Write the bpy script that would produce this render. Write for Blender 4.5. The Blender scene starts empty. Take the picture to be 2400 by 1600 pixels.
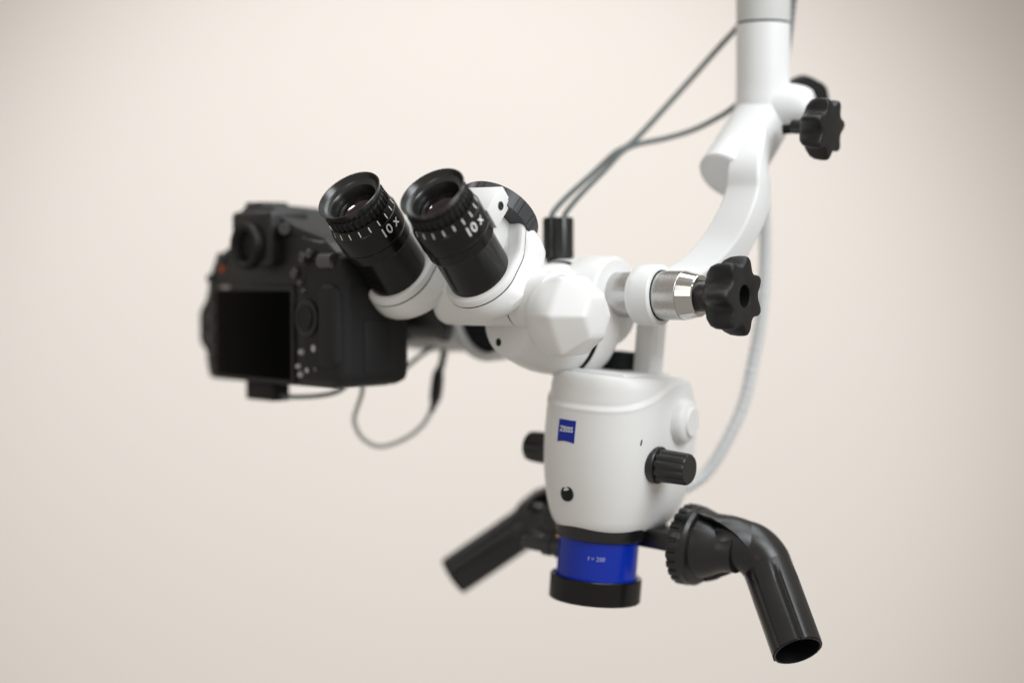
import bpy, bmesh, math, random
from mathutils import Vector, Matrix

random.seed(4)
SC = bpy.context.scene
COL = SC.collection
V = Vector
MM = 0.001
rad = math.radians

# ------------------------------------------------------------------ camera, light, exposure (units: metres)
cam_d = bpy.data.cameras.new('camera_view')
cam = bpy.data.objects.new('camera_view', cam_d)
COL.objects.link(cam)
cam.location = (0.0, -0.99905, 0.04362)
cam.rotation_euler = (rad(90 - 2.5), 0, 0)
cam_d.lens = 60.0
cam_d.sensor_width = 36.0
cam_d.clip_start = 0.05
cam_d.clip_end = 100.0
cam_d.dof.use_dof = True
cam_d.dof.focus_distance = 0.992
cam_d.dof.aperture_fstop = 1.28
cam_d.dof.aperture_blades = 0
SC.camera = cam

world = bpy.data.worlds.new('World')
SC.world = world
world.use_nodes = True
wbg = world.node_tree.nodes['Background']
wbg.inputs['Color'].default_value = (1.0, 0.925, 0.835, 1)
wbg.inputs['Strength'].default_value = 0.41


def area(name, loc, target, sx, sy, power, color):
    d = bpy.data.lights.new(name, 'AREA')
    d.shape = 'RECTANGLE'
    d.size, d.size_y = sx, sy
    d.energy = power
    d.color = color
    o = bpy.data.objects.new(name, d)
    o.location = loc
    o.rotation_euler = (V(target) - V(loc)).to_track_quat('-Z', 'Y').to_euler()
    COL.objects.link(o)
    return o


area('ceiling_light', (0.35, 0.10, 1.25), (0.05, 0.0, 0.0), 1.3, 1.0, 13.5, (0.94, 0.975, 1.0))
area('window_light', (0.95, -0.98, 0.80), (0.05, 0.0, 0.0), 0.8, 1.0, 18.0, (0.93, 0.97, 1.0))
area('far_window_light', (-0.95, -1.35, 0.75), (0.0, 0.0, 0.0), 0.28, 0.9, 2.2, (1.0, 0.98, 0.95))
area('lens_glint_light', (-0.92, 0.66, 1.10), (-0.07, -0.02, 0.08), 0.13, 0.13, 1.6, (1.0, 0.985, 0.97))  # added lamp, placed to put a small glint in the eye lenses
sp_d = bpy.data.lights.new('wall_vignette_spot', 'SPOT')  # added spot; its falloff on the wall imitates lens vignetting
sp_d.energy = 318.0
sp_d.color = (0.955, 0.962, 1.0)
sp_d.spot_size = rad(58)
sp_d.spot_blend = 0.75
sp_d.shadow_soft_size = 0.15
sp = bpy.data.objects.new('wall_vignette_spot', sp_d)
sp.location = (-0.08, -0.30, 1.10)
sp.rotation_euler = (V((-0.13, 2.5, -0.26)) - V(sp.location)).to_track_quat('-Z', 'Y').to_euler()
COL.objects.link(sp)

SC.view_settings.view_transform = 'Standard'
SC.view_settings.look = 'None'
SC.view_settings.exposure = 0.0
SC.view_settings.gamma = 1.0
SC.view_settings.use_curve_mapping = False
SC.render.engine = 'CYCLES'
SC.cycles.use_denoising = True
SC.cycles.max_bounces = 8

# ------------------------------------------------------------------ materials


def mat(name, color, rough=0.4, metal=0.0, bump=0.0, scale=900.0, spec=0.36, var=0.0, coat=0.0, rvar=0.0):
    m = bpy.data.materials.new(name)
    m.use_nodes = True
    nt = m.node_tree
    b = nt.nodes['Principled BSDF']
    b.inputs['Base Color'].default_value = (*color, 1)
    b.inputs['Roughness'].default_value = rough
    b.inputs['Metallic'].default_value = metal
    b.inputs['Specular IOR Level'].default_value = spec
    b.inputs['Coat Weight'].default_value = coat
    b.inputs['Coat Roughness'].default_value = 0.08
    tc = nt.nodes.new('ShaderNodeTexCoord')
    if bump > 0:
        n = nt.nodes.new('ShaderNodeTexNoise')
        n.inputs['Scale'].default_value = scale
        n.inputs['Detail'].default_value = 3
        nt.links.new(tc.outputs['Object'], n.inputs['Vector'])
        bp = nt.nodes.new('ShaderNodeBump')
        bp.inputs['Strength'].default_value = bump
        bp.inputs['Distance'].default_value = 0.0004
        nt.links.new(n.outputs['Fac'], bp.inputs['Height'])
        nt.links.new(bp.outputs['Normal'], b.inputs['Normal'])
    if var > 0 or rvar > 0:
        n2 = nt.nodes.new('ShaderNodeTexNoise')
        n2.inputs['Scale'].default_value = 38.0
        n2.inputs['Detail'].default_value = 5
        nt.links.new(tc.outputs['Object'], n2.inputs['Vector'])
        if var > 0:
            mr = nt.nodes.new('ShaderNodeMix')
            mr.data_type = 'RGBA'
            mr.inputs[6].default_value = (*[c * (1 - var) for c in color], 1)
            mr.inputs[7].default_value = (*[min(1, c * (1 + var)) for c in color], 1)
            nt.links.new(n2.outputs['Fac'], mr.inputs[0])
            nt.links.new(mr.outputs[2], b.inputs['Base Color'])
        if rvar > 0:
            mp = nt.nodes.new('ShaderNodeMapRange')
            mp.inputs['From Min'].default_value = 0.3
            mp.inputs['From Max'].default_value = 0.7
            mp.inputs['To Min'].default_value = max(0.02, rough - rvar)
            mp.inputs['To Max'].default_value = rough + rvar
            nt.links.new(n2.outputs['Fac'], mp.inputs['Value'])
            nt.links.new(mp.outputs['Result'], b.inputs['Roughness'])
    return m


WHITE = mat('white_lacquer', (0.80, 0.805, 0.80), 0.34, bump=0.035, scale=700, var=0.015, rvar=0.05)
WHITE_ARM = mat('arm_lacquer', (0.80, 0.815, 0.82), 0.38, bump=0.03, scale=700, var=0.01)
GREY_ARM = mat('arm_grey_lacquer', (0.68, 0.69, 0.68), 0.42, bump=0.03, scale=700)
SEAM = mat('joint_shadow_rubber', (0.014, 0.018, 0.018), 0.75, spec=0.2)
BLACK = mat('moulded_black_plastic', (0.0077, 0.0077, 0.0083), 0.31, bump=0.12, scale=1500, rvar=0.08, spec=0.65)
GRAIN = mat('grained_black_plastic', (0.0088, 0.0088, 0.0094), 0.40, bump=0.55, scale=1500, rvar=0.05)
ANOD = mat('black_anodised_metal', (0.006, 0.0057, 0.0055), 0.23, bump=0.02, scale=1200, rvar=0.07)
RUBBER = mat('black_rubber', (0.0066, 0.0066, 0.0066), 0.55, bump=0.2, scale=1600)
CUP = mat('black_eyecup_metal', (0.014, 0.014, 0.014), 0.26, rvar=0.06, spec=0.75)
BAFFLE = mat('black_lens_baffle', (0.008, 0.008, 0.008), 0.25)
WHEEL = mat('charcoal_ridged_plastic', (0.050, 0.053, 0.057), 0.34, bump=0.05, scale=1200)
STEEL = mat('brushed_steel', (0.56, 0.55, 0.54), 0.30, metal=1.0, bump=0.05, scale=1400, rvar=0.05)
POLISH = mat('polished_steel', (0.62, 0.61, 0.59), 0.12, metal=1.0)
BLUE = mat('blue_anodised_metal', (0.002, 0.026, 0.38), 0.24, spec=0.4, coat=0.08)
LOGOBLUE = mat('blue_enamel', (0.004, 0.022, 0.32), 0.4)
PRINT = mat('white_print', (0.82, 0.83, 0.83), 0.5)
PRINT_DIM = mat('pale_blue_print', (0.40, 0.44, 0.62), 0.5)
WIRE = mat('grey_cable_sheath', (0.12, 0.14, 0.138), 0.5)
HOSE = mat('pale_grey_ribbed_hose', (0.60, 0.62, 0.63), 0.45)
CONDUIT = mat('dark_ribbed_conduit', (0.16, 0.18, 0.18), 0.5)
CAMBODY = mat('camera_black_shell', (0.0072, 0.0072, 0.0077), 0.40, spec=0.5, bump=0.25, scale=1300)
CAMTOP = mat('camera_top_shell', (0.030, 0.030, 0.031), 0.48, bump=0.25, scale=1300)
CAMRUB = mat('camera_grip_rubber', (0.011, 0.011, 0.0121), 0.58, bump=0.5, scale=1100)
SCREEN = mat('camera_screen_glass', (0.002, 0.002, 0.002), 0.15, spec=0.02)
BUTTON = mat('camera_button_gloss', (0.05, 0.048, 0.05), 0.22, spec=0.8)
PALEBTN = mat('camera_button_print', (0.42, 0.40, 0.41), 0.3)
ORANGE = mat('orange_mark', (0.62, 0.10, 0.015), 0.5)
COPPER = mat('brass_screw', (0.55, 0.32, 0.18), 0.25, metal=1.0)


def turned(m, axis, scale=2600.0, strength=0.25):
    """fine turning marks: a wave along the part's axis drives the bump."""
    nt = m.node_tree
    b = nt.nodes['Principled BSDF']
    tc = nt.nodes.new('ShaderNodeTexCoord')
    dp = nt.nodes.new('ShaderNodeVectorMath')
    dp.operation = 'DOT_PRODUCT'
    dp.inputs[1].default_value = axis
    nt.links.new(tc.outputs['Object'], dp.inputs[0])
    nz = nt.nodes.new('ShaderNodeTexNoise')
    nz.noise_dimensions = '1D'
    nz.inputs['Scale'].default_value = scale
    nz.inputs['Detail'].default_value = 2
    nt.links.new(dp.outputs['Value'], nz.inputs['W'])
    mp = nt.nodes.new('ShaderNodeMapRange')
    mp.inputs['To Min'].default_value = 0.20
    mp.inputs['To Max'].default_value = 0.36
    nt.links.new(nz.outputs['Fac'], mp.inputs['Value'])
    nt.links.new(mp.outputs['Result'], b.inputs['Roughness'])
    bp = nt.nodes.new('ShaderNodeBump')
    bp.inputs['Strength'].default_value = strength
    bp.inputs['Distance'].default_value = 0.0002
    nt.links.new(nz.outputs['Fac'], bp.inputs['Height'])
    nt.links.new(bp.outputs['Normal'], b.inputs['Normal'])
    b.inputs['Anisotropic'].default_value = 0.5


def lens_mat(name, tint):
    m = bpy.data.materials.new(name)
    m.use_nodes = True
    nt = m.node_tree
    b = nt.nodes['Principled BSDF']
    b.inputs['Base Color'].default_value = (0.007, 0.004, 0.003, 1)
    b.inputs['Roughness'].default_value = 0.02
    b.inputs['Specular IOR Level'].default_value = 0.50
    b.inputs['Specular Tint'].default_value = (*tint, 1)
    b.inputs['Coat Weight'].default_value = 0.12
    b.inputs['Coat Roughness'].default_value = 0.02
    b.inputs['Coat Tint'].default_value = (0.5, 0.9, 0.75, 1)
    return m


LENS = lens_mat('coated_lens_glass', (1.0, 0.55, 0.72))
LENS_IN = lens_mat('inner_lens_glass', (0.45, 0.8, 1.0))

# ------------------------------------------------------------------ object helpers (geometry in world millimetres)
WLOC = {}


def link(name, bm, m, parent=None, smooth=40):
    bmesh.ops.remove_doubles(bm, verts=bm.verts, dist=1e-4)
    bmesh.ops.recalc_face_normals(bm, faces=bm.faces)
    lo = V((1e9,) * 3)
    hi = V((-1e9,) * 3)
    for v in bm.verts:
        for i in range(3):
            lo[i] = min(lo[i], v.co[i])
            hi[i] = max(hi[i], v.co[i])
    c = (lo + hi) / 2
    for v in bm.verts:
        v.co = (v.co - c) * MM
    me = bpy.data.meshes.new(name)
    if smooth:
        for f in bm.faces:
            f.smooth = True
        for e in bm.edges:
            if len(e.link_faces) == 2 and e.calc_face_angle(0) > rad(smooth):
                e.smooth = False
    bm.to_mesh(me)
    bm.free()
    me.materials.append(m)
    o = bpy.data.objects.new(name, me)
    COL.objects.link(o)
    w = c * MM
    if parent is not None:
        o.parent = parent
        o.location = w - WLOC[parent.name]
    else:
        o.location = w
    WLOC[o.name] = w
    return o


def thing(name, label, cat, loc, group=None):
    o = bpy.data.objects.new(name, None)
    o.empty_display_size = 0.02
    COL.objects.link(o)
    o.location = V(loc) * MM
    WLOC[o.name] = V(loc) * MM
    o['label'] = label
    o['category'] = cat
    if group:
        o['group'] = group
    return o


def frame(o, z, x=(0, 0, 1)):
    z = V(z).normalized()
    x = V(x)
    x = x - z * x.dot(z)
    if x.length < 1e-6:
        x = z.orthogonal()
    x.normalize()
    y = z.cross(x)
    m = Matrix((x, y, z)).transposed().to_4x4()
    m.translation = V(o)
    return m


def rings(bm, secs, cap0=True, cap1=True, closed=False):
    """secs: list of rings (lists of points of one length)."""
    vs = [[bm.verts.new(p) for p in s] for s in secs]
    n = len(vs[0])
    k = len(vs)
    for i in range(k if closed else k - 1):
        a, b = vs[i], vs[(i + 1) % k]
        for j in range(n):
            try:
                bm.faces.new((a[j], a[(j + 1) % n], b[(j + 1) % n], b[j]))
            except ValueError:
                pass
    if not closed:
        if cap0:
            bm.faces.new(list(reversed(vs[0])))
        if cap1:
            bm.faces.new(vs[-1])
    return bm


def lathe(fr, prof, n=64, bm=None, rmod=None, arc=None, cap0=True, cap1=True):
    """prof: (radius, height) pairs along the frame's z axis; rmod(angle, i) scales the radius."""
    bm = bm or bmesh.new()
    if arc:
        a0, a1 = arc
        angs = [a0 + (a1 - a0) * j / (n - 1) for j in range(n)]
        vs = [[bm.verts.new(fr @ V((r * math.cos(a), r * math.sin(a), z))) for a in angs] for r, z in prof]
        k = len(vs)
        for i in range(k):                                    # closed profile loop
            p, q = vs[i], vs[(i + 1) % k]
            for j in range(n - 1):
                bm.faces.new((p[j], p[j + 1], q[j + 1], q[j]))
        bm.faces.new([vs[i][0] for i in range(k)])
        bm.faces.new([vs[i][-1] for i in reversed(range(k))])
        return bm
    secs = []
    for i, (r, z) in enumerate(prof):
        ring = []
        for j in range(n):
            a = 2 * math.pi * j / n
            rr = max(r, 0.02) * (rmod(a, i) if rmod else 1.0)
            ring.append(fr @ V((rr * math.cos(a), rr * math.sin(a), z)))
        secs.append(ring)
    return rings(bm, secs, cap0, cap1)


def rbox(fr, x0, x1, y0, y1, z0, z1, bev=1.0, seg=2, bm=None, taper=1.0):
    b2 = bmesh.new()
    cx, cy = (x0 + x1) / 2, (y0 + y1) / 2
    vs = []
    for z, t in ((z0, 1.0), (z1, taper)):
        for x, y in ((x0, y0), (x1, y0), (x1, y1), (x0, y1)):
            vs.append(b2.verts.new(V((cx + (x - cx) * t, cy + (y - cy) * t, z))))
    for f in ((3, 2, 1, 0), (4, 5, 6, 7), (0, 1, 5, 4), (1, 2, 6, 5), (2, 3, 7, 6), (3, 0, 4, 7)):
        b2.faces.new([vs[i] for i in f])
    if bev > 0:
        bmesh.ops.bevel(b2, geom=list(b2.edges), offset=bev, segments=seg, profile=0.5, affect='EDGES')
    for v in b2.verts:
        v.co = fr @ v.co
    if bm is None:
        return b2
    me = bpy.data.meshes.new('tmp')
    b2.to_mesh(me)
    b2.free()
    bm.from_mesh(me)
    bpy.data.meshes.remove(me)
    return bm


def smooth_path(pts, per=10):
    P = [V(p) for p in pts]
    P = [P[0] * 2 - P[1]] + P + [P[-1] * 2 - P[-2]]
    out = []
    for i in range(1, len(P) - 2):
        a, b, c, d = P[i - 1], P[i], P[i + 1], P[i + 2]
        for k in range(per):
            t = k / per
            out.append(0.5 * ((2 * b) + (c - a) * t + (2 * a - 5 * b + 4 * c - d) * t * t + (3 * b - a - 3 * c + d) * t ** 3))
    out.append(P[-2])
    return out


def sweep(path, radius, n=16, bm=None, up=(0, 0, 1), cap0=True, cap1=True):
    """radius: number, or f(index, t, angle) in mm; parallel-transported frames."""
    bm = bm or bmesh.new()
    P = [V(p) for p in path]
    T = []
    for i in range(len(P)):
        T.append((P[min(i + 1, len(P) - 1)] - P[max(i - 1, 0)]).normalized())
    x = V(up) - T[0] * V(up).dot(T[0])
    if x.length < 1e-5:
        x = T[0].orthogonal()
    x.normalize()
    secs = []
    for i, p in enumerate(P):
        x = x - T[i] * x.dot(T[i])
        x.normalize()
        y = T[i].cross(x)
        ring = []
        for j in range(n):
            a = 2 * math.pi * j / n
            r = radius(i, i / (len(P) - 1), a) if callable(radius) else radius
            ring.append(p + (x * math.cos(a) + y * math.sin(a)) * r)
        secs.append(ring)
    return rings(bm, secs, cap0, cap1)


def text_bm(body, size, extrude, place, shear=0.0, bold=0.0):
    """lettering as a mesh, every vertex sent through place(x, y, z) in mm; centred in x."""
    cu = bpy.data.curves.new('lettering', 'FONT')
    cu.body = body
    cu.size = size
    cu.extrude = extrude
    cu.resolution_u = 4
    cu.align_x = 'CENTER'
    cu.align_y = 'CENTER'
    cu.shear = shear
    cu.offset = bold
    o = bpy.data.objects.new('lettering_tmp', cu)
    COL.objects.link(o)
    dg = bpy.context.evaluated_depsgraph_get()
    me = bpy.data.meshes.new_from_object(o.evaluated_get(dg))
    bm = bmesh.new()
    bm.from_mesh(me)
    bpy.data.objects.remove(o)
    bpy.data.curves.remove(cu)
    bpy.data.meshes.remove(me)
    bmesh.ops.triangulate(bm, faces=bm.faces)
    for v in bm.verts:
        v.co = place(v.co.x, v.co.y, v.co.z)
    return bm


def sstep(a, b, x):
    t = min(1, max(0, (x - a) / (b - a)))
    return t * t * (3 - 2 * t)


def lerp(tab, x):
    """smooth (Catmull-Rom) interpolation in a table."""
    if x <= tab[0][0]:
        return tab[0][1]
    n = len(tab)
    for i in range(n - 1):
        (x0, y0), (x1, y1) = tab[i], tab[i + 1]
        if x <= x1:
            h = x1 - x0
            t = (x - x0) / h
            m0 = (y1 - tab[i - 1][1]) / (x1 - tab[i - 1][0]) if i > 0 else (y1 - y0) / h
            m1 = (tab[i + 2][1] - y0) / (tab[i + 2][0] - x0) if i + 2 < n else (y1 - y0) / h
            return ((2 * t ** 3 - 3 * t * t + 1) * y0 + (t ** 3 - 2 * t * t + t) * h * m0
                    + (-2 * t ** 3 + 3 * t * t) * y1 + (t ** 3 - t * t) * h * m1)
    return tab[-1][1]


# ------------------------------------------------------------------ directions of the instrument
YAW = rad(35)
A = V((math.cos(YAW), -math.sin(YAW), 0))          # to the instrument's right
B = V((-math.sin(YAW), -math.cos(YAW), 0))         # to its front, where the observer sits
Z = V((0, 0, 1))
E = (B + Z).normalized()                           # eyepieces look up and out
F = (Z - B).normalized()                           # back and up from the eyepieces
LEAN = rad(4.5)
BZ = V((math.sin(LEAN), 0, math.cos(LEAN)))        # the body leans a little
BA = (A - BZ * A.dot(BZ)).normalized()
BY = BZ.cross(BA)
ORIGIN = V((51.6, 35.9, -141.5))
BODY = Matrix((BA, BY, BZ)).transposed().to_4x4()
BODY.translation = ORIGIN
L = lambda s, y, z: BODY @ V((s, y, z))            # body coordinates: right, back, up

turned(STEEL, A)

# ------------------------------------------------------------------ the wall behind
wm = bpy.data.materials.new('cream_wall_paint')
wm.use_nodes = True
nt = wm.node_tree
pb = nt.nodes['Principled BSDF']
pb.inputs['Roughness'].default_value = 0.85
tc = nt.nodes.new('ShaderNodeTexCoord')
nz = nt.nodes.new('ShaderNodeTexNoise')
nz.inputs['Scale'].default_value = 1.3
nz.inputs['Detail'].default_value = 4
nt.links.new(tc.outputs['Object'], nz.inputs['Vector'])
mx = nt.nodes.new('ShaderNodeMix')
mx.data_type = 'RGBA'
mx.inputs[6].default_value = (0.633, 0.594, 0.545, 1)
mx.inputs[7].default_value = (0.650, 0.611, 0.562, 1)
nt.links.new(nz.outputs['Fac'], mx.inputs[0])
nt.links.new(mx.outputs[2], pb.inputs['Base Color'])
n3 = nt.nodes.new('ShaderNodeTexNoise')
n3.inputs['Scale'].default_value = 160
nt.links.new(tc.outputs['Object'], n3.inputs['Vector'])
b3 = nt.nodes.new('ShaderNodeBump')
b3.inputs['Strength'].default_value = 0.15
b3.inputs['Distance'].default_value = 0.002
nt.links.new(n3.outputs['Fac'], b3.inputs['Height'])
nt.links.new(b3.outputs['Normal'], pb.inputs['Normal'])
wall = link('wall', rbox(Matrix(), -5000, 5000, 2500, 2650, -2200, 2600, 0), wm, None, 0)
wall['kind'] = 'structure'
wall['label'] = 'plain cream painted wall behind the microscope'
wall['category'] = 'wall'

# ================================================================== MICROSCOPE
scope = thing('dental_microscope', 'white and black dental microscope with two angled black eyepieces and a blue lens ring',
              'microscope', tuple(L(0, 0, -17)))

# ---- main body shell
AZ = [(28, 25.5), (30, 27.0), (34, 29.0), (46, 32.6), (60, 35.0), (76, 36.3), (95, 36.6), (112, 36.0), (117, 35.2), (119.5, 34), (121, 32)]
FZ = [(28, 25.5), (30, 27.0), (34, 28.6), (46, 31.5), (60, 33.8), (76, 35.0), (95, 34.6), (112, 33.5), (117, 32.6), (120, 31), (121, 29)]
RZ = [(28, 46.0), (30, 51), (34, 56.5), (46, 62.0), (60, 64.0), (76, 64.5), (95, 62.0), (108, 57.5), (115, 53), (119, 49), (121, 45)]


def shell_r(th, z):
    c, s = math.cos(th), math.sin(th)
    a = lerp(AZ, z)
    if s < 0:
        n, b = 2.25, lerp(FZ, z)
    else:
        n, b = 2.25 + 1.6 * sstep(0, 0.6, s), lerp(RZ, z)
    r = (abs(c / a) ** n + abs(s / b) ** n) ** (-1 / n)
    y = r * s
    zc = 101.0 + 18.5 * sstep(-38, 24, y)
    d = z - zc
    r += 1.1 * (1 - sstep(-1.2, 1.6, d)) + 0.35 * math.exp(-((d + 1.4) / 1.2) ** 2) - 0.15 * math.exp(-((d - 2.0) / 1.2) ** 2)
    return r


def shell(th, z, off=0.0):
    r = shell_r(th, z) + off
    return L(r * math.cos(th), r * math.sin(th), z)


bm = bmesh.new()
N = 128
zs = [28 + 0.75 * i for i in range(124)] + [121]
rings(bm, [[shell(2 * math.pi * j / N, z) for j in range(N)] for z in zs])
body = link('body_housing', bm, WHITE, scope, 35)

# top plate of the body and the column that carries the tilting joint
bm = rbox(BODY, -27, 22, -22, 34, 118, 123.0, 1.8, 3)
link('top_plate', bm, WHITE, scope)
bm = rbox(BODY, 4.5, 17.0, 15, 32, 122, 166, 1.6)
link('joint_column', bm, WHITE, scope)
bm = rbox(BODY, 9, 17.6, 19, 30, 133, 160, 0.5)
link('column_cover', bm, WHITE, scope)
bm = rbox(BODY, -12, 3.0, 4, 26, 122, 134, 2.0)  # added block, its black colour stands in for shade in the gap
link('gap_shade_block', bm, SEAM, scope)

# blue brand plate with white letters
th0, z0 = rad(-101.0), 86.0
RL = shell_r(th0, z0)


def on_shell(x, y, off):
    return shell(th0 + x / RL, z0 + y, off)


bm = bmesh.new()
nx, ny = 14, 10
w, h = 12.9, 13.6
secs = []
for off in (-0.5, 0.22):
    ring = []
    for i in range(nx + 1):
        x = -w / 2 + w * i / nx
        ring.append(on_shell(x, -h / 2 - 0.9 * (x / (w / 2)) ** 2 + 0.9, off))
    for i in range(1, ny):
        ring.append(on_shell(w / 2, -h / 2 + h * i / ny, off))
    for i in range(nx + 1):
        ring.append(on_shell(w / 2 - w * i / nx, h / 2, off))
    for i in range(1, ny):
        ring.append(on_shell(-w / 2, h / 2 - h * i / ny, off))
    secs.append(ring)
rings(bm, secs, True, False)
# face grid
gv = [[bm.verts.new(on_shell(-w / 2 + w * i / nx,
                              (-h / 2 + (0.9 - 0.9 * ((-w / 2 + w * i / nx) / (w / 2)) ** 2)) * (1 - j / ny) + h / 2 * j / ny, 0.22))
       for j in range(ny + 1)] for i in range(nx + 1)]
for i in range(nx):
    for j in range(ny):
        bm.faces.new((gv[i][j], gv[i + 1][j], gv[i + 1][j + 1], gv[i][j + 1]))
plate = link('logo_plate', bm, LOGOBLUE, scope, 60)
bm = text_bm('ZEISS', 4.4, 0.0, lambda x, y, zz: on_shell(x * 0.98, y + 1.1, 0.34), 0.0, 0.09)
link('lettering', bm, PRINT, plate, 0)

# black round socket low on the front
th1, z1 = rad(-98), 49.0
c1 = shell(th1, z1)
n1 = (shell(th1, z1, 5) - c1).normalized()
fr = frame(c1 - n1 * 0.8, n1)
link('socket', lathe(fr, [(4.7, -1), (4.7, 1.2), (4.3, 1.5), (3.4, 1.45), (3.1, 1.15), (0, 1.1)], 32), SEAM, scope)

# knobs of the magnification changer, one on either side
for side in (1, -1):
    base = L(side * (lerp(AZ, 70) - 1.0) + (0 if side > 0 else 0), -2.0, 70)
    fr = frame(base, BA * side, BZ)
    col = lathe(fr, [(11.2, -4), (11.2, 4.2), (10.6, 5.0), (9.0, 5.2)], 48, None, None)
    ln = 24.5 if side > 0 else 20.0
    fl = lambda a, i: 1.0 - 0.10 * (0.5 + 0.5 * math.cos(11 * a)) ** 2.2 if 0 < i < 6 else 1.0
    kn = lathe(fr, [(9.0, 4), (10.0, 5.5), (9.9, 8), (9.7, 14), (9.5, ln - 2), (9.1, ln - 0.6), (8.4, ln), (0, ln)], 96, None, fl)
    k = link('magnification_knob', kn, BLACK, scope, 30)
    link('collar', col, BLACK, k, 30)
tick = rbox(frame(shell(rad(-27), 83.5, 0.0), shell(rad(-27), 83.5, 5) - shell(rad(-27), 83.5), BZ + BA * 0.3), -1.7, 1.7, -0.4, 0.4, -0.6, 0.25, 0)
link('index_mark', tick, SEAM, scope, 0)

# round white cap on the right flank
c2 = L(36.0, 23, 95.5)
fr = frame(c2, (BA * 0.985 + BY * 0.10), BZ)
link('side_cap', lathe(fr, [(13.8, -4), (13.8, 3.2), (13.3, 5.2), (12.0, 6.8), (10.0, 7.7), (9.2, 8.0), (8.9, 9.0), (8.4, 9.4), (0, 9.4)], 56), WHITE, scope, 35)

# objective: black flange, blue barrel, black front ring
fr = frame(L(0, 0, 0), BZ, BA)
link('objective_flange', lathe(fr, [(20, 29.5), (27.6, 29.5), (27.6, 23.2), (27.0, 21.4), (24.8, 20.6), (20, 20.6)], 72, None, None, None, False, False), BLACK, scope, 30)
barrel = link('objective_barrel', lathe(fr, [(20, 22), (24.5, 22), (24.5, -1.2), (25.1, -1.6), (25.1, -4), (20, -4)], 72, None, None, None, False, False), BLUE, scope, 30)
thl = math.atan2(-1, 0.58)


def on_barrel(x, y, zz):
    a = thl + x / 24.5
    return L(24.66 * math.cos(a), 24.66 * math.sin(a), 11.0 + y)


link('lettering', text_bm('f = 200', 3.6, 0.0, on_barrel), PRINT_DIM, barrel, 0)
ring = link('front_ring', lathe(fr, [(25.3, -3.0), (27.4, -2.4), (28.1, -3.2), (28.1, -16.4), (27.5, -17.2), (24.0, -17.2), (23.5, -10), (20, -6)], 72, None, None, None, False, False), ANOD, scope, 30)
link('objective_lens', lathe(fr, [(23.5, -5.0), (23.4, -8), (16, -9.3), (8, -10), (0, -10.2)], 48), LENS_IN, scope, 50)

# locking screw on the left of the barrel
fr = frame(L(-23, -4, 10.5), -BA + BY * -0.10, BZ)
ls = link('locking_screw', lathe(fr, [(6.2, -1), (6.6, 0.5), (6.6, 3.5), (5.0, 4.2), (5.2, 7.0), (6.0, 7.6), (6.0, 13), (4.4, 13.6), (4.3, 27.0), (3.6, 27.8), (0, 27.8)], 24,
                                  None, lambda a, i: 1 - 0.06 * (0.5 + 0.5 * math.cos(8 * a)) if i > 5 else 1.0), WHEEL, scope, 30)
for px in ((-25.5, -6, 25.5), (-24.6, -8, 18.3)):
    fr = frame(L(*px), -BA - BY * 0.5, BZ)
    link('fixing_screw', lathe(fr, [(1.5, -2), (1.5, 0.8), (1.1, 1.3), (0, 1.3)], 16), COPPER, scope)

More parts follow.
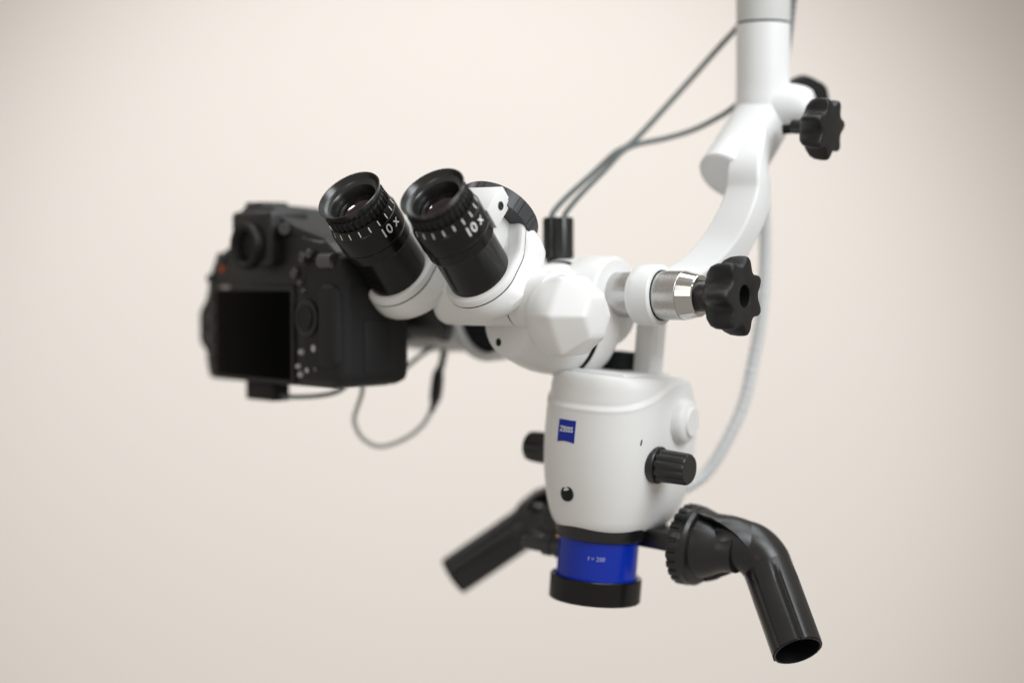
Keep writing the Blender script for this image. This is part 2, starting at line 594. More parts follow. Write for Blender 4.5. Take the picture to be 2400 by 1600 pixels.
# ---- handles
for side in (1, -1):
    sh = 0.0 if side > 0 else -15.0                          # the left handle is swung further back behind the body
    hp = lambda s, y, z: L(side * (s + sh), y - 0.3 * sh, z)
    # bracket under the body
    fr = Matrix((BA * side, BY, BZ)).transposed().to_4x4()
    fr.translation = ORIGIN
    bm = rbox(fr, 18, 50, 10, 40, 17.5, 29.0, 1.5)
    link('handle_bracket', bm, BLACK, scope)
    disc_c = hp(45, 27, 21.5)
    ax = BA * side
    fr = frame(disc_c, ax, BZ)
    tooth = lambda a, i: 1.0 - 0.045 * (1 if math.sin(24 * a) > 0.35 else 0) if i in (1, 2) else 1.0
    disc = lathe(fr, [(20, -1), (24.6, 0), (24.6, 5.5), (24.2, 6.2), (24.0, 9.5), (22.6, 11.5), (20.6, 12.4), (0, 12.4)], 312, None, tooth)
    up = 1.0 if side > 0 else 0.95
    pts = [hp(66, 29, 20.5 + 3 * up), hp(75, 32, 21.0 + 4.2 * up), hp(84, 36.5, 18.5 + 5.5 * up), hp(92, 38.0, 13 + 5.5 * up), hp(98.5, 36.2, 6 + 4.5 * up), hp(129.2, 16.7, -26.4) if side > 0 else hp(135.5, 13.0, -25.5)]
    pts = smooth_path(pts, 9)
    npt = len(pts)

    def rr(i, t, a, npt=npt):
        r = lerp([(0, 14.4), (0.2, 15.3), (0.45, 15.6), (0.7, 15.1), (0.8, 14.9), (1.0, 14.8)], t) - (1.6 if side < 0 else 0.0)
        if t > 0.80:                                           # flat facets with raised edges along the grip
            k = (a * 6 / (2 * math.pi)) % 1.0
            e = min(k, 1 - k)
            r += sstep(0.80, 0.84, t) * (0.55 * math.exp(-(e / 0.035) ** 2) - 0.75 * math.exp(-((e - 0.085) / 0.04) ** 2))
        return r
    bm = sweep(pts, rr, 120, None, BZ, True, False)
    # hollow end
    d = (pts[-1] - pts[-2]).normalized()
    fre = frame(pts[-1], d, BZ)
    lathe(fre, [(r - (1.6 if side < 0 else 0.0), z) for r, z in ((14.0, -1.2), (14.3, 0.25), (14.0, 0.5), (13.3, 0.3), (13.1, -3), (12.2, -40), (1.7, -40))], 48, bm, None, None, False, True)
    g = link('handle', bm, BLACK, scope, 32)
    link('knurled_disc', disc, BLACK, g, 30)
    dome = lathe(fr, [(19.6, 11.5), (18.6, 14.5), (16.9, 19.0), (14.8, 23), (13.2, 26.5), (12.4, 30), (12.2, 36)], 56)
    link('hub_dome', dome, BLACK, g, 50)
    # hood that arches over the dome from the back and top
    hpath = smooth_path([hp(53.5, 27, 20 + 1.5 * up), hp(60, 28, 20.3 + 2.2 * up), hp(66, 29, 20.5 + 3 * up), hp(75, 32, 21.0 + 4.2 * up), hp(84, 36.5, 18.5 + 5.5 * up)], 10)
    bm = bmesh.new()
    secs = []
    x = V(BZ)
    for i, p in enumerate(hpath):
        t = i / (len(hpath) - 1)
        T = (hpath[min(i + 1, len(hpath) - 1)] - hpath[max(i - 1, 0)]).normalized()
        x = (x - T * x.dot(T)).normalized()
        y = T.cross(x) * side                                  # towards the observer
        ro = lerp([(0, 23.4), (0.15, 23.0), (0.35, 21.6), (0.6, 18.9), (0.8, 16.6), (1.0, 15.45)], t)
        ri = max(ro - 2.4, 12.5)
        a_front = rad(24 + 10 * t + 52 * sstep(0.5, 1.0, t))
        a_back = rad(-165)
        m_ = 30
        ring = []
        for q in range(m_ + 1):
            a = a_back + (a_front - a_back) * q / m_
            ring.append(p + (x * math.cos(a) + y * math.sin(a)) * ro)
        for q in range(m_ + 1):
            a = a_front + (a_back - a_front) * q / m_
            ring.append(p + (x * math.cos(a) + y * math.sin(a)) * ri)
        secs.append(ring)
    hood = rings(bm, secs)
    link('hood', hood, BLACK, g, 40)

# ---- tilting joint behind the binocular tube
K = V((134.0, -18.8, 26.8))                        # centre of the star knob's face
fr = frame(K - Z * 3.5, -A, Z)
link('joint_drum', lathe(fr, [(10, 86.5), (25.0, 86.5), (26.4, 88), (26.8, 92), (27, 108), (25, 112), (0, 112)], 72, None, None, None, False), WHITE, scope, 35)

NX = V((-math.sin(rad(50)), -math.cos(rad(50)), 0))
SEAMC = V((29.5, 42.6, 12.0))
fr = frame(SEAMC, NX, Z)
link('tube_mount_ring', lathe(fr, [(20, -0.9), (35.6, -0.9), (36.2, -1.6), (36.4, -5), (36.2, -13), (35.0, -17.5), (32.5, -20.5), (27, -25), (0, -25)], 96, None, None, None, False), WHITE, scope, 35)
link('joint_gasket', lathe(fr, [(0, -3), (35.4, -3), (35.4, -0.4), (34.9, 0.1), (0, 0.1)], 72), SEAM, scope)
base = link('binocular_base', lathe(fr, [(20, 0.3), (33.4, 0.3), (34.0, 0.9), (34.0, 4.5), (33.4, 11), (31.8, 19), (29.0, 27), (25.9, 34), (23.6, 39), (22.0, 41.5), (19.5, 42.6), (0, 42.6)], 96, None, None, None, False), WHITE, scope, 35)
fr2 = frame(SEAMC + NX * 42.5 + V((NX.y, -NX.x, 0)) * 7.6 - Z * 13.4, NX, Z)
link('base_screw', lathe(fr2, [(2.4, -3), (2.4, 0.3), (2.0, 0.6), (0, 0.6)], 24), SEAM, base)

# photo port running out to the camera on the left
fr = frame(V((-18.3, 83.8, 19.9)), NX, Z)
link('photo_port_flange', lathe(fr, [(0, -14), (34.5, -14), (36.0, -12.5), (36.4, -2), (35.6, 0), (31.5, 0.2), (31.0, -0.6), (31.0, -8), (0, -8)], 80), WHITE, scope)
link('photo_port_baffle', lathe(fr, [(0, -9), (30.6, -9), (30.6, -4.5), (0, -4.0)], 64), SEAM, scope)
link('photo_port_housing', rbox(frame(V((18, 92, 17)), -A, Z), -24, 24, -20, 24, -45, -2, 5, 3), WHITE, scope)

# ---- binocular tube
LC = V((-95.0, -2.8, 85.4))                        # centre of the left eyecup's rim
RC = LC + A * 61.0
MID = LC + A * 30.5
hinge_c = V((-23.9, 29.0, 23.4))
fr = frame(hinge_c, A, E)
link('hinge_tube', lathe(fr, [(0, -21), (10, -21), (13.4, -20), (14.6, -17.5), (14.9, -14), (15.1, 34.4), (14.4, 34.8), (14.4, 35.4), (15.4, 35.8), (16.2, 44), (17.4, 53), (17.8, 60), (0, 60)], 64), WHITE, scope, 30)
link('hinge_seam', lathe(fr, [(14.2, 34.2), (14.75, 34.3), (14.75, 35.9), (14.2, 36)], 64, None, None, None, False, False), SEAM, scope)


def hexring(r, s, rnd, ca=0.0, cb=0.0):
    out = []
    n = 96
    for j in range(n):
        a = 2 * math.pi * j / n
        k = rad(60)
        off = rad(45)
        aa = (a - off) % k - k / 2
        hexr = math.cos(k / 2) / math.cos(aa)
        q = r * ((1 - rnd) * hexr * 1.06 + rnd)
        out.append(fr @ V((ca + q * math.cos(a), cb + q * math.sin(a), s)))
    return out


fr = frame(hinge_c + V((0, 0, -8.0)) + A * 3.0, A, E)
bm = bmesh.new()
rings(bm, [hexring(14, 46, 1), hexring(18.5, 48.5, 1), hexring(21, 51.5, 1), hexring(22.8, 55, 0.95), hexring(23.8, 58.5, 0.85), hexring(24.4, 61.5, 0.70),
           hexring(24.8, 64, 0.42), hexring(25.0, 67.3, 0.24), hexring(24.9, 69.6, 0.17), hexring(24.3, 71.0, 0.15), hexring(23.4, 72.3, 0.15), hexring(19.0, 78.6, 0.15),
           hexring(15.0, 84.4, 0.15), hexring(14.0, 85.6, 0.17), hexring(12.8, 86.4, 0.2), hexring(10.0, 86.9, 0.25), hexring(5, 87.1, 0.5)])
link('hinge_cap', bm, WHITE, scope, 80)

for c, lab in ((LC, 'left'), (RC, 'right')):
    fr = frame(c, E, A)                            # x = A, y = F
    # white prism housing round the barrel
    sgn = 1 if lab == 'right' else -1

    def stad(inset, zoff, tilt=0.24, flare=0.0, rx=23.0, back=40.0, n=20):
        R = rx - inset
        rb = 15.0 - inset * 0.6
        pts = []
        for i in range(2 * n + 1):                 # front half circle, from +A round the front to -A
            a = -math.pi * i / (2 * n)
            pts.append((R * math.cos(a), R * math.sin(a)))
        bk = back - inset
        for i in range(1, 7):
            pts.append((-R, (bk - rb) * i / 6))
        for i in range(1, n // 2 + 1):
            a = math.pi - math.pi / 2 * i / (n // 2)
            pts.append((-R + rb + rb * math.cos(a), bk - rb + rb * math.sin(a)))
        for i in range(n // 2 + 1):
            a = math.pi / 2 - math.pi / 2 * i / (n // 2)
            pts.append((R - rb + rb * math.cos(a), bk - rb + rb * math.sin(a)))
        for i in range(1, 6):
            pts.append((R, (bk - rb) * (1 - i / 6)))
        pts = [(x * (1 + flare) if x > 0 else x, y) for x, y in pts]
        return [fr @ V((x, y, zoff + tilt * (0.35 * (y + 22) + 36 * sstep(13, 31, y)))) for x, y in pts]

    bm = bmesh.new()
    rings(bm, [stad(9, -86.5, 0.02, 0.18), stad(6, -86.1, 0.03, 0.21), stad(3.2, -84.4, 0.05, 0.25), stad(1.2, -81.4, 0.09, 0.27), stad(0.2, -77.6, 0.14, 0.24),
               stad(0.0, -74.4, 0.20, 0.14), stad(0.0, -72.2, 0.23, 0.05),
               stad(0.0, -70.6, 0.24), stad(0.55, -70.2, 0.24), stad(0.55, -69.8, 0.24), stad(0.1, -69.4, 0.24),
               stad(0.2, -67.6, 0.24), stad(0.9, -66.0, 0.24), stad(2.0, -65.3, 0.24), stad(3.2, -65.2, 0.24), stad(9, -65.2, 0.24)])
    hs = link('eyepiece_housing', bm, WHITE, scope, 30)
    bm = bmesh.new()
    rings(bm, [stad(0.35, -70.45, 0.24), stad(0.25, -70.25, 0.24), stad(0.25, -69.7, 0.24), stad(0.35, -69.5, 0.24)], False, False)
    link('seam_gasket', bm, SEAM, hs, 0)

    # eyepiece
    ey = link('eyepiece', lathe(fr, [(15, -67), (19.1, -67), (19.1, -40.0), (19.3, -39.3), (20.2, -39.0), (20.5, -38.5), (20.6, -32.0), (20.2, -31.7), (20.2, -31.1), (20.8, -30.8),
                                     (21.1, -30.3), (21.15, -18.8), (20.95, -18.2), (20.6, -17.9), (19.6, -12.0), (17, -11.8), (15, -11.8)],
                                    96, None, None, None, False, False), ANOD, scope, 25)
    grip = lathe(fr, [(16.5, -12.2), (18.8, -12.0), (19.3, -11.5), (19.3, -6.7), (18.8, -6.2), (16.5, -6.0)], 264, None,
                 lambda a, i: 1.0 - 0.045 * (1 if math.sin(33 * a) > 0 else 0) if i in (1, 2, 3, 4) else 1.0, None, False, False)
    link('dioptre_ring', grip, RUBBER, ey, 30)
    cup = lathe(fr, [(15.0, -7), (17.6, -6.6), (17.7, -5.4), (18.2, -4.4), (19.7, -0.9), (20.0, -0.2), (19.8, 0.15), (19.3, 0.0), (18.0, -3.0), (17.4, -3.9), (15.9, -4.6), (14.9, -4.9), (14.5, -5.5),
                      (13.9, -9.0), (13.1, -12.0)], 96, None, None, None, False, False)
    link('eyecup', cup, CUP, ey, 35)
    lens = lathe(fr, [(13.6, -12.5), (13.2, -11.4), (11, -10.3), (8, -9.3), (4, -8.7), (0, -8.5)], 64)
    link('eye_lens', lens, LENS, ey, 60)
    # white divisions
    bm = bmesh.new()
    for k in range(-6, 6):
        a = rad(-6 + 18.5 * k)
        d = V((math.cos(a), math.sin(a), 0))
        s_ = V((-math.sin(a), math.cos(a), 0)) * 0.36
        q = []
        for r_, zz in ((19.86, -13.5), (20.46, -17.1)):
            r_ += 0.07
            q += [fr @ (d * r_ - s_ + V((0, 0, zz))), fr @ (d * r_ + s_ + V((0, 0, zz)))]
        bm.faces.new([bm.verts.new(p) for p in (q[0], q[1], q[3], q[2])])
    link('division_marks', bm, PRINT, ey, 0)

    def on_eye(x, y, zz):
        a = rad(-11) + x / 21.15
        r = 21.15 + 0.1 + zz
        return fr @ V((r * math.cos(a), r * math.sin(a), -22.6 + y))
    link('lettering', text_bm('10 x', 8.8, 0.0, on_eye, 0.0, 0.10), PRINT, ey, 0)

# block clamped behind the right eyepiece, with its screw, and the setting wheel for the eye distance
fr = frame(RC, E, A)
bm = rbox(fr, -8, 18, 13, 33, -41.0, -26.5, 0.9)
rbox(fr, -8, 17.6, 29.5, 34.5, -62, -28, 0.6, 2, bm)
cl = link('clamp_block', bm, WHITE, scope, 28)
frs = frame(fr @ V((17.8, 24.5, -34.0)), A, E)
link('clamp_screw', lathe(frs, [(2.6, -1), (2.6, 0.5), (2.3, 0.7), (1.6, 0.7), (1.4, 0.35), (0, 0.35)], 24), BLACK, cl)
wc = V((-11.1, 13.2, 73.4)) + E * -2
frw = frame(wc, F, A)


def notch(a, i):
    d = (math.degrees(a) % 30)
    if i in (1, 2):
        if d < 1.3 or 9.0 < d < 10.3:
            return 0.972
        return 1.0
    return 1.0


link('eye_distance_wheel', lathe(frw, [(15, -5.5), (25.2, -5.5), (26.2, 4.5), (25.0, 5.6), (0, 5.6)], 720, None, notch), WHEEL, scope, 25)
link('wheel_carrier', lathe(frame(wc - F * 4, -F, A), [(14, 0), (14, 22), (0, 22)], 40), WHITE, scope)

# ================================================================== SUSPENSION ARM
arm = thing('suspension_arm', 'white suspension arm hanging from above, its curved bracket holding the microscope by a steel shaft', 'arm', (155, 62, 420))
PX, PY = 156.8, 74.0
fr = Matrix.Translation(V((PX, PY, 0)))
link('pole', lathe(fr, [(16.6, 195.6), (16.9, 196.4), (16.9, 800), (0, 800)], 64, None, None, None, True), GREY_ARM, arm)
link('pole_seam', lathe(fr, [(16.2, 193.8), (16.2, 196)], 64), SEAM, arm)
# lower sleeve bending into the slanted socket
ed = V((-0.50, -0.52, -0.69)).normalized()
elb_end = V((131.5, 52.0, 99.0))
sleeve = smooth_path([(PX, PY, 194.3), (PX, PY, 185), (PX, PY, 168), (PX, PY, 150), tuple(V((PX, PY, 138)) + V((-1.2, -0.8, -2))), tuple(elb_end - ed * 22), tuple(elb_end)], 8)
bm = sweep(sleeve, lambda i, t, a: 16.7 + 1.6 * sstep(0.45, 0.75, t), 64, None, A, True, True)
link('elbow_sleeve', bm, WHITE_ARM, arm, 45)
fre = frame(elb_end, ed, Z)
link('socket_end', lathe(fre, [(0, -0.4), (17.6, -0.4), (17.6, 0.5), (16.9, 1.0), (0, 1.0)], 56), WHITE_ARM, arm)
# boss on the right with its two star knobs
fb = frame(V((164, 72, 143)), V((0.93, -0.34, -0.10)), Z)
link('clamp_boss', lathe(fb, [(15.5, 0), (15.2, 12), (14.2, 18), (12.4, 22), (9, 24), (0, 24.5)], 48), WHITE_ARM, arm)


def star_knob(face_c, axis, r, thick, hole, roll, neck=0.0, parent=arm, lobes=7):
    f_ = frame(face_c, axis, Z)

    def mod(a, amt):
        return 1.0 - amt * (1 - (0.5 + 0.5 * math.cos(lobes * (a + roll))) ** 1.45)
    n = 168
    prof = []
    bm = bmesh.new()
    secs = []
    #      radius factor, height, lobe depth
    table = [(0.42, -thick, 0.02), (0.56, -thick * 0.985, 0.06), (0.74, -thick * 0.90, 0.18), (0.90, -thick * 0.74, 0.24), (0.975, -thick * 0.56, 0.26), (1.0, -thick * 0.32, 0.26),
             (0.995, -thick * 0.14, 0.26), (0.97, -thick * 0.05, 0.26), (0.92, -0.15, 0.25), (0.86, 0.0, 0.22)]
    if hole:
        table += [(hole * 1.12 / r, 0.0, 0.0), (hole / r, -0.6, 0.0), (hole * 0.97 / r, -7.0, 0.0), (0.02, -7.0, 0.0)]
    else:
        table += [(0.5, 0.35, 0.05), (0.05, 0.45, 0.0)]
    for q, z_, am in table:
        secs.append([f_ @ V((q * r * mod(2 * math.pi * j / n, am) * math.cos(2 * math.pi * j / n), q * r * mod(2 * math.pi * j / n, am) * math.sin(2 * math.pi * j / n), z_)) for j in range(n)])
    rings(bm, secs)
    k = link('star_knob', bm, GRAIN, parent, 42)
    if neck:
        link('neck', lathe(frame(face_c - V(axis).normalized() * (thick - 1), -V(axis), Z), [(8.6, 0), (9.2, 1), (9.2, neck - 2), (9.9, neck - 1.2), (9.9, neck), (0, neck)] if hole else [(4.5, 0), (4.5, neck), (0, neck)], 40), BLACK, k)
    return k


ka = V((0.80, -0.56, -0.10))
star_knob(V((191.5, 25.5, 126.0)), ka, 19.2, 17, 0, -math.pi / 2 + 0.25, 10)
link('locking_disc', lathe(frame(V((183.5, 84.0, 147.0)), V((0.12, -0.97, -0.2)), Z), [(10, -4), (16.4, -4), (17.2, -3), (17.2, 3), (16.4, 4), (0, 4)], 63, None, lambda a, i: 1 - 0.05 * (0.5 - 0.5 * math.cos(7 * a))), GRAIN, arm, 30)
link('clamp_stud', lathe(frame(V((166, 50, 127.5)), V((0.88, -0.46, 0.05)), Z), [(3.0, 0), (3.0, 24), (0, 24)], 20), SEAM, arm)

# curved bracket from the socket down to the shaft collar
bp_ = smooth_path([(151.5, 66.0, 131.5), (149.0, 54.5, 120.0), (143.5, 38.5, 103.5), (142.3, 35.9, 89.0), (136.8, 32.2, 73.2), (126.1, 29.4, 54.8), (111.2, 24.7, 39.2), (92, 20.2, 28.5)], 8)
bm = bmesh.new()
secs = []
for i, p in enumerate(bp_):
    t = i / (len(bp_) - 1)
    T = (bp_[min(i + 1, len(bp_) - 1)] - bp_[max(i - 1, 0)]).normalized()
    wv = (A - T * A.dot(T)).normalized()
    nv = T.cross(wv).normalized()
    if nv.dot(B) < 0:
        nv = -nv
    hw = lerp([(0, 9.0), (0.3, 10.8), (0.5, 11.5), (0.8, 12.0), (1, 12)], t)
    th = lerp([(0, 5), (0.25, 7.0), (0.45, 9.5), (0.75, 9.5), (1, 8)], t)
    sec = []
    b_ = 2.2
    for (sx, sy) in ((1, 1), (-1, 1), (-1, -1), (1, -1)):
        cx, cy = sx * (hw - b_), (sy * (th - b_))
        a00 = {(1, 1): 0, (-1, 1): 90, (-1, -1): 180, (1, -1): 270}[(sx, sy)]
        for q in range(5):
            an = rad(a00 + 90 * q / 4)
            sec.append(p + wv * (cx + b_ * math.cos(an)) + nv * (cy + b_ * math.sin(an) - th + 8))
    secs.append(sec)
rings(bm, secs)
link('curved_bracket', bm, WHITE_ARM, arm, 40)

# steel shaft with its white collar and the knurled end knob
fr = frame(K, -A, Z)
sh = link('tilt_shaft', lathe(fr, [(10, 39.0), (14.2, 39.0), (14.5, 39.4), (14.5, 64), (13.6, 64.2), (13.6, 92), (0, 90)], 96, None, None, None, False), STEEL, arm, 25)
link('bevelled_tip', lathe(fr, [(9.0, 28.6), (12.0, 28.6), (12.5, 29.3), (14.45, 38.6), (14.2, 39.1)], 28, None, None, None, False, False), POLISH, sh, 12)
link('shaft_collar', lathe(fr, [(15.0, 55.0), (17.2, 55.0), (18.0, 55.8), (18.3, 58), (18.3, 65), (17.8, 69), (16.0, 71.5), (13.5, 72)], 80, None, None, None, False, False), WHITE_ARM, arm, 30)
link('collar_seam', lathe(fr, [(14.4, 54.6), (15.1, 54.6), (15.1, 58)], 64, None, None, None, False, False), SEAM, arm)
star_knob(K, A, 23.8, 21, 6.6, -math.pi / 2, 14)

# ================================================================== CAMERA
CX = V((0.682, -0.731, 0))
CY = V((0.731, 0.682, 0))
c0 = V((-203.5, 128.8, -29.9))
CM = Matrix((CX, CY, Z)).transposed().to_4x4()
CM.translation = c0
dslr = thing('camera', 'black digital camera with a dark rear screen mounted left of the microscope', 'camera', tuple(c0 + CX * 70 + CY * 25))


def prism(poly, y0, y1, bev, name, m, parent, seg=3, top_in=0.0):
    bm = bmesh.new()
    secs = [[CM @ V((x, y, z)) for x, z in poly] for y in (y0, y1)]
    rings(bm, secs)
    if bev:
        es = [e for e in bm.edges if len(e.link_faces) == 2]
        bmesh.ops.bevel(bm, geom=es, offset=bev, segments=seg, profile=0.5, affect='EDGES')
    return link(name, bm, m, parent, 35)


prism([(4, 0), (140, 0), (145, 3), (147, 14), (147, 70), (143, 82), (132, 90), (108, 92), (96, 92), (50, 90), (26, 86), (12, 80), (4, 66), (0, 48), (0, 12)], 0, 46, 3.5, 'shell', CAMBODY, dslr)
prism([(-10, 26), (-8, 22), (1, 14), (14, 14), (14, 58), (1, 55), (-8, 46), (-10, 42)], 2, 30, 2.0, 'port_cover', CAMRUB, dslr)
# top plate and the prism hump, whose long right flank faces the observer
bm = bmesh.new()
secs = []
for z_, x0, x1, y0, y1 in ((82, 24, 142, 2, 46), (91, 30, 130, 2, 50), (98, 36, 104, 0, 57), (106, 41, 86, -1, 61), (111, 45, 79, 0, 60), (113.2, 48, 75, 2, 56)):
    secs.append([CM @ V(p) for p in ((x0, y0, z_), (x1, y0, z_), (x1 - 4, y1, z_ - 0.05 * (y1 - y0)), (x0 + 4, y1, z_ - 0.05 * (y1 - y0)))])
rings(bm, secs)
bmesh.ops.bevel(bm, geom=list(bm.edges), offset=1.6, segments=2, profile=0.5, affect='EDGES')
link('pentaprism_cover', bm, CAMTOP, dslr, 45)
link('hot_shoe', rbox(CM, 47, 65, 1, 22, 111.0, 114.6, 0.8), CAMTOP, dslr)
# right-hand grip
link('grip', rbox(CM, 108, 150.0, -1.5, 55, 1.0, 82, 9.0, 5), CAMRUB, dslr)
link('thumb_rest', rbox(CM, 128, 147.5, -4.5, 12, 12, 64, 6, 4), CAMRUB, dslr)
link('side_panel', rbox(CM, 140, 151.0, 16, 36, 8, 42, 2.0), CAMRUB, dslr)
# viewfinder with its round eyepiece
vf = link('viewfinder', rbox(CM, 45, 88, -9, 22, 74, 108.5, 3.5, 3), CAMBODY, dslr)
fe = frame(CM @ V((67.0, -9, 86.5)), -CY, Z)
link('eyepiece_ring', lathe(fe, [(8, -1), (14.6, -1), (15.0, 3.4), (14.2, 5.6), (12.4, 6.2), (10.4, 5.2), (9.0, 2.0), (8.7, 0.4), (0, 0.2)], 56), RUBBER, vf)
link('dioptre_knob', lathe(frame(CM @ V((92, 0, 97)), CX * 0.75 - CY * 0.66, Z), [(4.2, -5), (4.2, 4.0), (3.6, 5.0), (0, 5.0)], 28, None, lambda a, i: 1 - 0.08 * (math.sin(14 * a) > 0)), BUTTON, dslr)
# screen
link('screen_frame', rbox(CM, 14, 103, -2.2, 6, 0.5, 62.5, 1.4), CAMBODY, dslr)
link('screen', rbox(CM, 18, 100, -2.9, 2, 3.5, 58.5, 0.5), SCREEN, dslr)
link('monitor_mark', rbox(CM, 24, 34, -2.7, 2, 59.3, 61.4, 0.3), PALEBTN, dslr)


def cam_button(x, z, r, m=BUTTON, h=2.2, y=-0.2, name='button', ax=None):
    f_ = frame(CM @ V((x, y, z)), ax or -CY, Z)
    return link(name, lathe(f_, [(r, -3), (r, h - 0.8), (r * 0.75, h), (0, h * 1.08)], 24), m, dslr)


for z_ in (14, 27, 40, 53, 66):
    cam_button(7.6, z_, 3.0, BUTTON, 1.5)
cam_button(20, 79, 3.8, BUTTON, 1.6)
cam_button(21.6, 72.3, 2.4, ORANGE, 0.5, -0.1, 'orange_mark')
cam_button(103.7, 70, 3.6, BUTTON, 3.0)
cam_button(114, 79.5, 3.4, BUTTON, 4.5)
cam_button(120.5, 81.5, 2.8, BUTTON, 4.0)
dial = cam_button(117, 42.4, 11.5, CAMBODY, 3.0, -0.5, 'selector_dial')
link('selector_pad', lathe(frame(CM @ V((117, -2.5, 42.4)), -CY, Z), [(8.0, -1), (8.0, 1.8), (7.0, 2.6), (5.0, 2.0), (0, 2.2)], 32), RUBBER, dial)
for x, z_, r, m in ((113, 59, 2.0, BUTTON), (106.4, 12.4, 1.7, PALEBTN), (109.6, 21.3, 2.0, PALEBTN), (123, 24, 2.6, PALEBTN), (108.6, 7.4, 1.9, PALEBTN), (116.2, 10.4, 1.9, PALEBTN), (125, 11.5, 2.0, BUTTON), (109, 64, 2.2, BUTTON)):
    cam_button(x, z_, r, m, 2.0, -0.2)
link('command_dial', lathe(frame(CM @ V((136, 0.5, 77)), CX, Z), [(4, -7), (5, -6.5), (5, 6.5), (4, 7)], 40, None, lambda a, i: 1 - 0.05 * (math.sin(20 * a) > 0)), BUTTON, dslr)
link('tripod_foot', rbox(CM, 43, 74, 3, 16, -11.5, 0.2, 1.2), RUBBER, dslr)

# adapter between the camera mount and the photo port
ad0 = CM @ V((72, 44, 50))
ad1 = V((-38.0, 88.5, 14.5))
adp = thing('camera_adapter', 'black and white tube joining the camera to the microscope', 'adapter', tuple(ad0))
fa = frame(ad0, ad1 - ad0, Z)
ln = (ad1 - ad0).length
link('mount_ring', lathe(fa, [(0, -1), (31, -1), (31, 8), (28, 12), (24, ln * 0.45), (20, ln * 0.7), (0, ln * 0.7)], 64), BLACK, adp)
link('relay_tube', lathe(fa, [(0, ln * 0.6), (18.5, ln * 0.6), (18.5, ln * 0.98), (0, ln * 0.98)], 48), BLACK, adp)
rail = smooth_path([(-71.8, 121.9, -2.2), (-50.2, 117.8, -4.7), (-22.9, 107.8, -5.1), (-8, 100, -4)], 8)
link('support_rail', sweep(rail, lambda i, t, a: 7.5 - 2.0 * t, 24), WHITE, adp)

# ================================================================== CABLES AND HOSES
# twin cables with their black plug
tw = thing('twin_cable', 'pair of thin grey cables crossing above a ribbed black plug', 'cable', (28.7, 62, 48))
plug = lathe(Matrix.Translation(V((28.7, 62.5, 0))), [(5, 44), (7.5, 45), (8.2, 48.5), (9.6, 49), (9.8, 51.5), (9.6, 55), (9.6, 72.5), (9.0, 74.2), (0, 74.6)], 96, None,
             lambda a, i: 1 - 0.09 * (1 if math.sin(12 * a) > 0.3 else 0) if i in (4, 5, 6) else 1.0)
link('plug', plug, BLACK, tw, 30)
w1 = smooth_path([(25.1, 64.0, 72), (25.4, 66, 77.1), (34.0, 73, 87.0), (50.7, 81, 102.2), (65.2, 86.5, 115.6), (78.1, 90.5, 124.1), (106.6, 94.8, 154.8), (128.8, 95.9, 179.7), (140.5, 94.5, 192.5), (150, 90, 203)], 8)
w2 = smooth_path([(32.5, 64.0, 72), (33.8, 66.5, 77.7), (44.0, 73, 89.8), (58.4, 79.6, 104.3), (68.9, 84.1, 115.5), (78.5, 87.4, 120.9), (98.0, 90.0, 125.2), (115.7, 90.8, 130.7), (131.0, 89.1, 138.3), (139.7, 86.4, 144.0), (150, 78, 153)], 8)
link('wire', sweep(w1, 1.75, 10), WIRE, tw, 60)
link('wire', sweep(w2, 1.75, 10), WIRE, tw, 60)

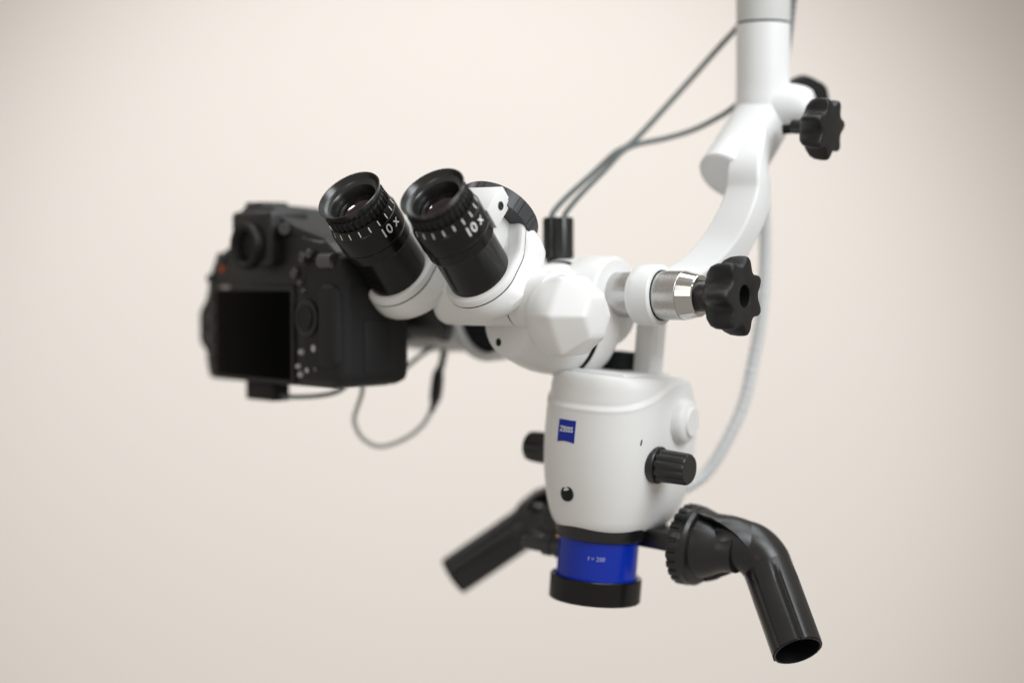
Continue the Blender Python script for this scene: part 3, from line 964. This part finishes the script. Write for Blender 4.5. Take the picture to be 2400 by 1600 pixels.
# light guide hose on the right
hp_ = smooth_path([(156.0, 86, 122), (157.5, 89.8, 108.0), (160.5, 96.1, 91.7), (162.0, 98.4, 75.1), (162.6, 99.2, 47.2), (160.6, 97.7, 15.1), (155.7, 95.5, -12.8), (147.9, 91.1, -44.6), (135.2, 86.0, -70.5), (122.3, 82.3, -88.5), (106.0, 76.0, -98.0)], 26)
link_h = sweep(hp_, lambda i, t, a: (4.0 if i % 4 < 2 else 3.4) + 0.1 * math.sin(i), 14)
o = link('light_guide_hose', link_h, HOSE, None, 60)
o['label'] = 'pale grey ribbed hose curving down behind the star knob into the microscope body'
o['category'] = 'hose'
cp = smooth_path([(184, 84, 795), (186, 84, 600), (187, 84, 420), (183, 82, 300), (179, 80, 240), (175, 80, 205), (172, 80, 180), (168, 82, 150), (160, 80, 120), (156, 78, 104)], 30)
o = link('ribbed_conduit', sweep(cp, lambda i, t, a: 3.4 if i % 4 < 2 else 2.7, 12), CONDUIT, None, 60)
o['label'] = 'dark grey ribbed conduit running behind the white pole'
o['category'] = 'conduit'

# remote release cable hanging below the camera
rc = thing('release_cable', 'thin grey cable looping below the camera with a black inline connector', 'cable', (-48, 100, -20))
r1 = smooth_path([(-70.8, 104.1, -23.2), (-67.3, 107.2, -20.2), (-58.4, 111.5, -13.1), (-49.4, 113.8, -7.8), (-44.9, 113.8, -6.7)], 10)
link('wire', sweep(r1, 1.5, 10), WIRE, rc, 60)
r2 = smooth_path([(-48.3, 113.8, -7.2), (-44.9, 113.8, -6.9), (-44.0, 113.7, -9.4), (-46.0, 111.2, -20.2), (-47.9, 111.0, -25.3), (-49.0, 109.6, -34.9), (-50.4, 108.2, -43.8), (-52.7, 107.9, -50.6)], 10)
link('connector', sweep(r2, lambda i, t, a: lerp([(0, 1.8), (0.12, 2.6), (0.4, 2.3), (0.52, 2.7), (0.6, 3.8), (0.8, 3.9), (0.9, 2.4), (1, 1.7)], t), 16), BLACK, rc, 60)
r3 = smooth_path([(-52.4, 107.9, -49.8), (-58.2, 105.5, -58.9), (-68.8, 103.2, -67.2), (-84.4, 99.9, -72.2), (-95.7, 97.2, -67.2), (-101.4, 95.6, -56.3), (-99.4, 92.0, -46.8), (-96.5, 88.4, -39.5), (-94.2, 84.6, -29.0)], 10)
link('wire', sweep(r3, 1.5, 10), mat('pale_grey_cable_sheath', (0.42, 0.45, 0.43), 0.5), rc, 60)
r4 = smooth_path([(-149.5, 83.5, -36.8), (-142.4, 80.4, -38.5), (-124.5, 78.4, -38.0), (-110.5, 78.5, -35.2), (-102.0, 83.7, -29.0)], 10)
link('wire', sweep(r4, 1.5, 10), WIRE, rc, 60)
